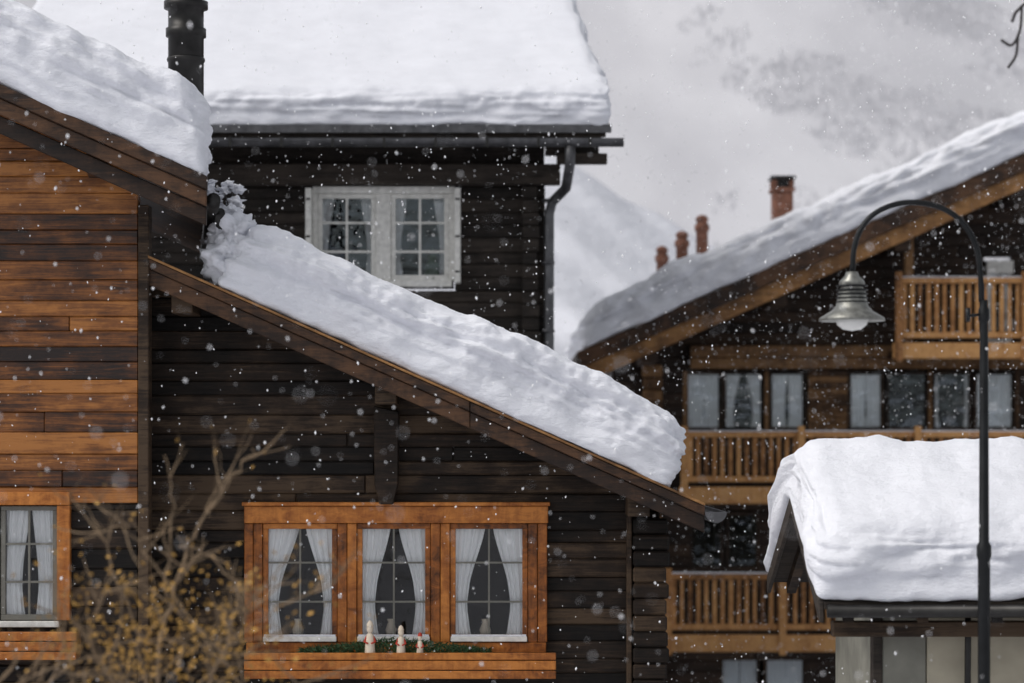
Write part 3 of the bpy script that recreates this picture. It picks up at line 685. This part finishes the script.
# ================================================================ foreground shrub
g=Group('bare_shrub')
YS=14.0
tw=g('branches','bark',smooth=True); lv=g('dry_leaves','leaf')
def leaf(p,s):
    a=Vector((random.uniform(-1,1),random.uniform(-1,1),random.uniform(-1,1))).normalized(); b=a.orthogonal().normalized()
    lv.add([p,p+a*s*.5+b*s*.3,p+a*s,p+a*s*.5-b*s*.3],[(0,1,2,3)])
def grow(p,dv,ln,r,dep):
    n=5; pts=[p]; q=p.copy(); dd=dv.normalized()
    for i in range(n):
        dd=(dd+Vector((random.gauss(0,.14),random.gauss(0,.14),random.gauss(0.03,.10)))).normalized(); q=q+dd*ln/n; pts.append(q.copy())
    tw.tube(pts,[r*(1-0.7*i/n) for i in range(n+1)],6)
    if dep==0:
        for k in range(random.choice((0,0,1,1,2))): leaf(pts[random.randint(2,n)],random.uniform(.02,.045))
        return
    for k in range(random.randint(1,3)):
        i=random.randint(1,n-1); side=Vector((random.gauss(0,.8),random.gauss(0,.8),random.gauss(.35,.5)))
        grow(pts[i],(dd+side).normalized(),ln*random.uniform(.4,.65),r*(1-0.7*i/n)*.6,dep-1)
main=[([(150,1130),(152,900),(150,683),(165,600),(182,545),(215,492),(248,447)],.019,0.4),
 ([(165,600),(172,520),(168,455)],.008,0.2),([(152,900),(140,760),(128,640),(95,545),(72,500)],.011,0.35),([(150,900),(190,760),(215,683),(240,640),(262,590)],.011,0.8),
 ([(150,1000),(60,820),(40,700),(100,655),(170,640),(250,665)],.011,.8),([(150,900),(240,790),(250,700),(190,610),(140,540),(120,520)],.010,.35),([(150,1000),(110,800),(75,683),(60,600),(58,520)],.008,.25),
 ([(150,1000),(0,800),(-40,720),(60,668),(150,690)],.010,.7),([(182,545),(215,560),(250,600),(290,640)],.008,.3),([(150,900),(200,700),(260,620),(330,580),(365,545)],.007,.15),([(150,800),(230,720),(290,690),(350,672)],.008,.3),
 ([(150,1000),(180,760),(120,690),(90,640),(110,590)],.009,.7)]
for pth,r,dens in main:
    yj=random.uniform(-.5,.5)
    ps=catmull([P(u,v,YS)+Vector((0,yj*(1 if i else 0),0)) for i,(u,v) in enumerate(pth)],6)
    ps=[p_+Vector((random.gauss(0,.012),random.gauss(0,.012),random.gauss(0,.012))) for p_ in ps]
    tw.tube(ps,[r*(1-0.75*i/len(ps)) for i in range(len(ps))],7)
    for k in range(int(len(ps)*dens)):
        i=random.randint(len(ps)//4,len(ps)-2); dd=(ps[i+1]-ps[i]).normalized()
        if ps[i].z<2.0: continue
        grow(ps[i],(dd+Vector((random.gauss(0,.7),random.gauss(0,.7),random.gauss(.1,.5)))).normalized(),random.uniform(.2,.5),0.006,1)
for i in range(800):
    p_=P(random.gauss(165,68),random.gauss(648,42),YS+random.uniform(-.6,.6))
    leaf(p_,random.uniform(.02,.048))
g.done()

g=Group('bare_tree'); YT=17.0
tk=g('trunk_and_limbs','darkbark',smooth=True)
tk.tube([(5.2,YT,0),(5.15,YT,2),(5.2,YT,4.5),(5.1,YT,6.5),(5.0,YT,8.6)],[.16,.14,.11,.08,.03],10)
def limb(p,dv,ln,r,dep):
    pts=[p];q=p.copy();dd=dv.normalized()
    for i in range(5):
        dd=(dd+Vector((random.gauss(0,.15),random.gauss(0,.15),random.gauss(-.02,.15)))).normalized(); q=q+dd*ln/5; pts.append(q.copy())
    tk.tube(pts,[r*(1-.7*i/5) for i in range(6)],6)
    if dep:
        for k in range(3): limb(pts[random.randint(1,4)],dd+Vector((random.gauss(0,.7),random.gauss(0,.7),random.gauss(0,.5))),ln*.55,r*.5,dep-1)
for k in range(14):
    a_=random.uniform(-1.2,1.2); z_=random.uniform(3.2,8.2)
    limb(Vector((5.15,YT,z_)),Vector((math.cos(a_),math.sin(a_),.5)),1.3,.035,2)
tk.tube(catmull([Vector((5.15,YT,7.6)),P(1080,5,YT),P(1040,-3,YT),P(1018,10,YT),P(1012,22,YT)]),.011,6)
tk.tube(catmull([P(1022,5,YT),P(1020,30,YT),P(1012,45,YT),P(1001,40,YT)]),.010,6); tk.tube(catmull([P(1018,35,YT),P(1016,55,YT),P(1008,68,YT)]),.010,6)
g.done()

# ================================================================ terrain
def grid(name,xs,ys,fn,mat):
    vs=[(x,y,fn(x,y)) for y in ys for x in xs]; nx=len(xs)
    fs=[(j*nx+i,j*nx+i+1,(j+1)*nx+i+1,(j+1)*nx+i) for j in range(len(ys)-1) for i in range(nx-1)]
    me=bpy.data.meshes.new(name); me.from_pydata(vs,[],fs); me.update(); me.materials.append(mat)
    for p in me.polygons: p.use_smooth=True
    o=bpy.data.objects.new(name,me); scene.collection.objects.link(o); return o
def lin(a,b,n): return [a+(b-a)*i/(n-1) for i in range(n)]
def gnd(x,y):
    t=min(1,max(0,(y-26)/11)); t=t*t*(3-2*t)
    return (0.12*nz(x,y,0,.25) if abs(x)<59 and -29<y<74 else 0)-0.12-5.2*t
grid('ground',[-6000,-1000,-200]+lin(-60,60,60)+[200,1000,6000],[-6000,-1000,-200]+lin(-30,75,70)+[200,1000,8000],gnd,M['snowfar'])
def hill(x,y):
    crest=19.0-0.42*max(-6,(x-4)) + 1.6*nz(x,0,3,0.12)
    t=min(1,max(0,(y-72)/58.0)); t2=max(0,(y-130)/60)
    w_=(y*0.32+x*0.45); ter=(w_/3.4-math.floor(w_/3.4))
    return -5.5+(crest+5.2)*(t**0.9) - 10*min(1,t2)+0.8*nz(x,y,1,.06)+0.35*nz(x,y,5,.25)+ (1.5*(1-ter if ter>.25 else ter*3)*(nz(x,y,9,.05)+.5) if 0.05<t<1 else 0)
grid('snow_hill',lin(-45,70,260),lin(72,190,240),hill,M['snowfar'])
mm,ntm,bm_=newmat('mist_tinted_mountainside'); L=ntm.links.new
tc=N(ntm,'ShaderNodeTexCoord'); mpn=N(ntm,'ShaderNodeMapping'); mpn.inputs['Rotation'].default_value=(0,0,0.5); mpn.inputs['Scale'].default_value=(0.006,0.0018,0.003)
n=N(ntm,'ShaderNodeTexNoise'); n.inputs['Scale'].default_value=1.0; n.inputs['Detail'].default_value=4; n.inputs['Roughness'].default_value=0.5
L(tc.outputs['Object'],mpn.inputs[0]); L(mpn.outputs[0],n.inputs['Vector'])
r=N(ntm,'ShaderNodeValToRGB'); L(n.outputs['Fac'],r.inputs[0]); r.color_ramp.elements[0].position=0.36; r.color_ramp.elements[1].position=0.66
r.color_ramp.elements[0].color=(0.46,0.46,0.49,1); r.color_ramp.elements[1].color=(0.58,0.58,0.61,1)  # mist is painted in: pale greys replace the slope's colours, no fog volume
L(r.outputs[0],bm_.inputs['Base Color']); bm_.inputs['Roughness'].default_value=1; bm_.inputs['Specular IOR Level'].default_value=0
def mtn(x,y):
    t=max(0,y-1800)
    return -20+0.52*t+90*nz(x,y,0,.0016)*min(1,t/300)+6*nz(x,y,4,.006)*min(1,t/300)
grid('mist_tinted_mountain',lin(-1600,2200,200),lin(1750,4800,160),mtn,mm)
fm=flat('mist_tinted_conifers',(0.53,0.53,0.56),1.0)  # tree colour paled to grey to imitate mist in front of the forest
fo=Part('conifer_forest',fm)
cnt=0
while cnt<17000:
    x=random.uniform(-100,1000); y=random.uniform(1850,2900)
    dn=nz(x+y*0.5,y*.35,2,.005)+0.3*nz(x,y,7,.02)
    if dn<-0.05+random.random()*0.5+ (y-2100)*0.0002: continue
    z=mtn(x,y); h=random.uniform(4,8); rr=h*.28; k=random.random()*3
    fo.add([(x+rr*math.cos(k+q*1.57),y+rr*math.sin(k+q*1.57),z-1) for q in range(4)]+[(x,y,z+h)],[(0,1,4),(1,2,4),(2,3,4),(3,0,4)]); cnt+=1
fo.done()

# ================================================================ falling snow
fl=Part('falling_snow',M['flake'])
cnt=0
while cnt<70000:
    x=random.uniform(-13,14); y=random.uniform(6,60); z=random.uniform(-2.0,15)
    if abs(x)>y*0.24+1: continue
    cnt+=1
    s=0.003+0.0075*random.random()**3
    if y<13: s*=0.75
    if y>36: s*=1.2
    sx_,sy_,sz_=s*random.uniform(.7,1.2),s*random.uniform(.7,1.2),s*random.uniform(.9,1.9); lx=s*random.uniform(-.5,.5)
    fl.add([(x+sx_,y,z),(x-sx_,y,z),(x,y+sy_,z),(x,y-sy_,z),(x+lx,y,z+sz_),(x-lx,y,z-sz_)],[(0,2,4),(2,1,4),(1,3,4),(3,0,4),(2,0,5),(1,2,5),(3,1,5),(0,3,5)])
fl.done()
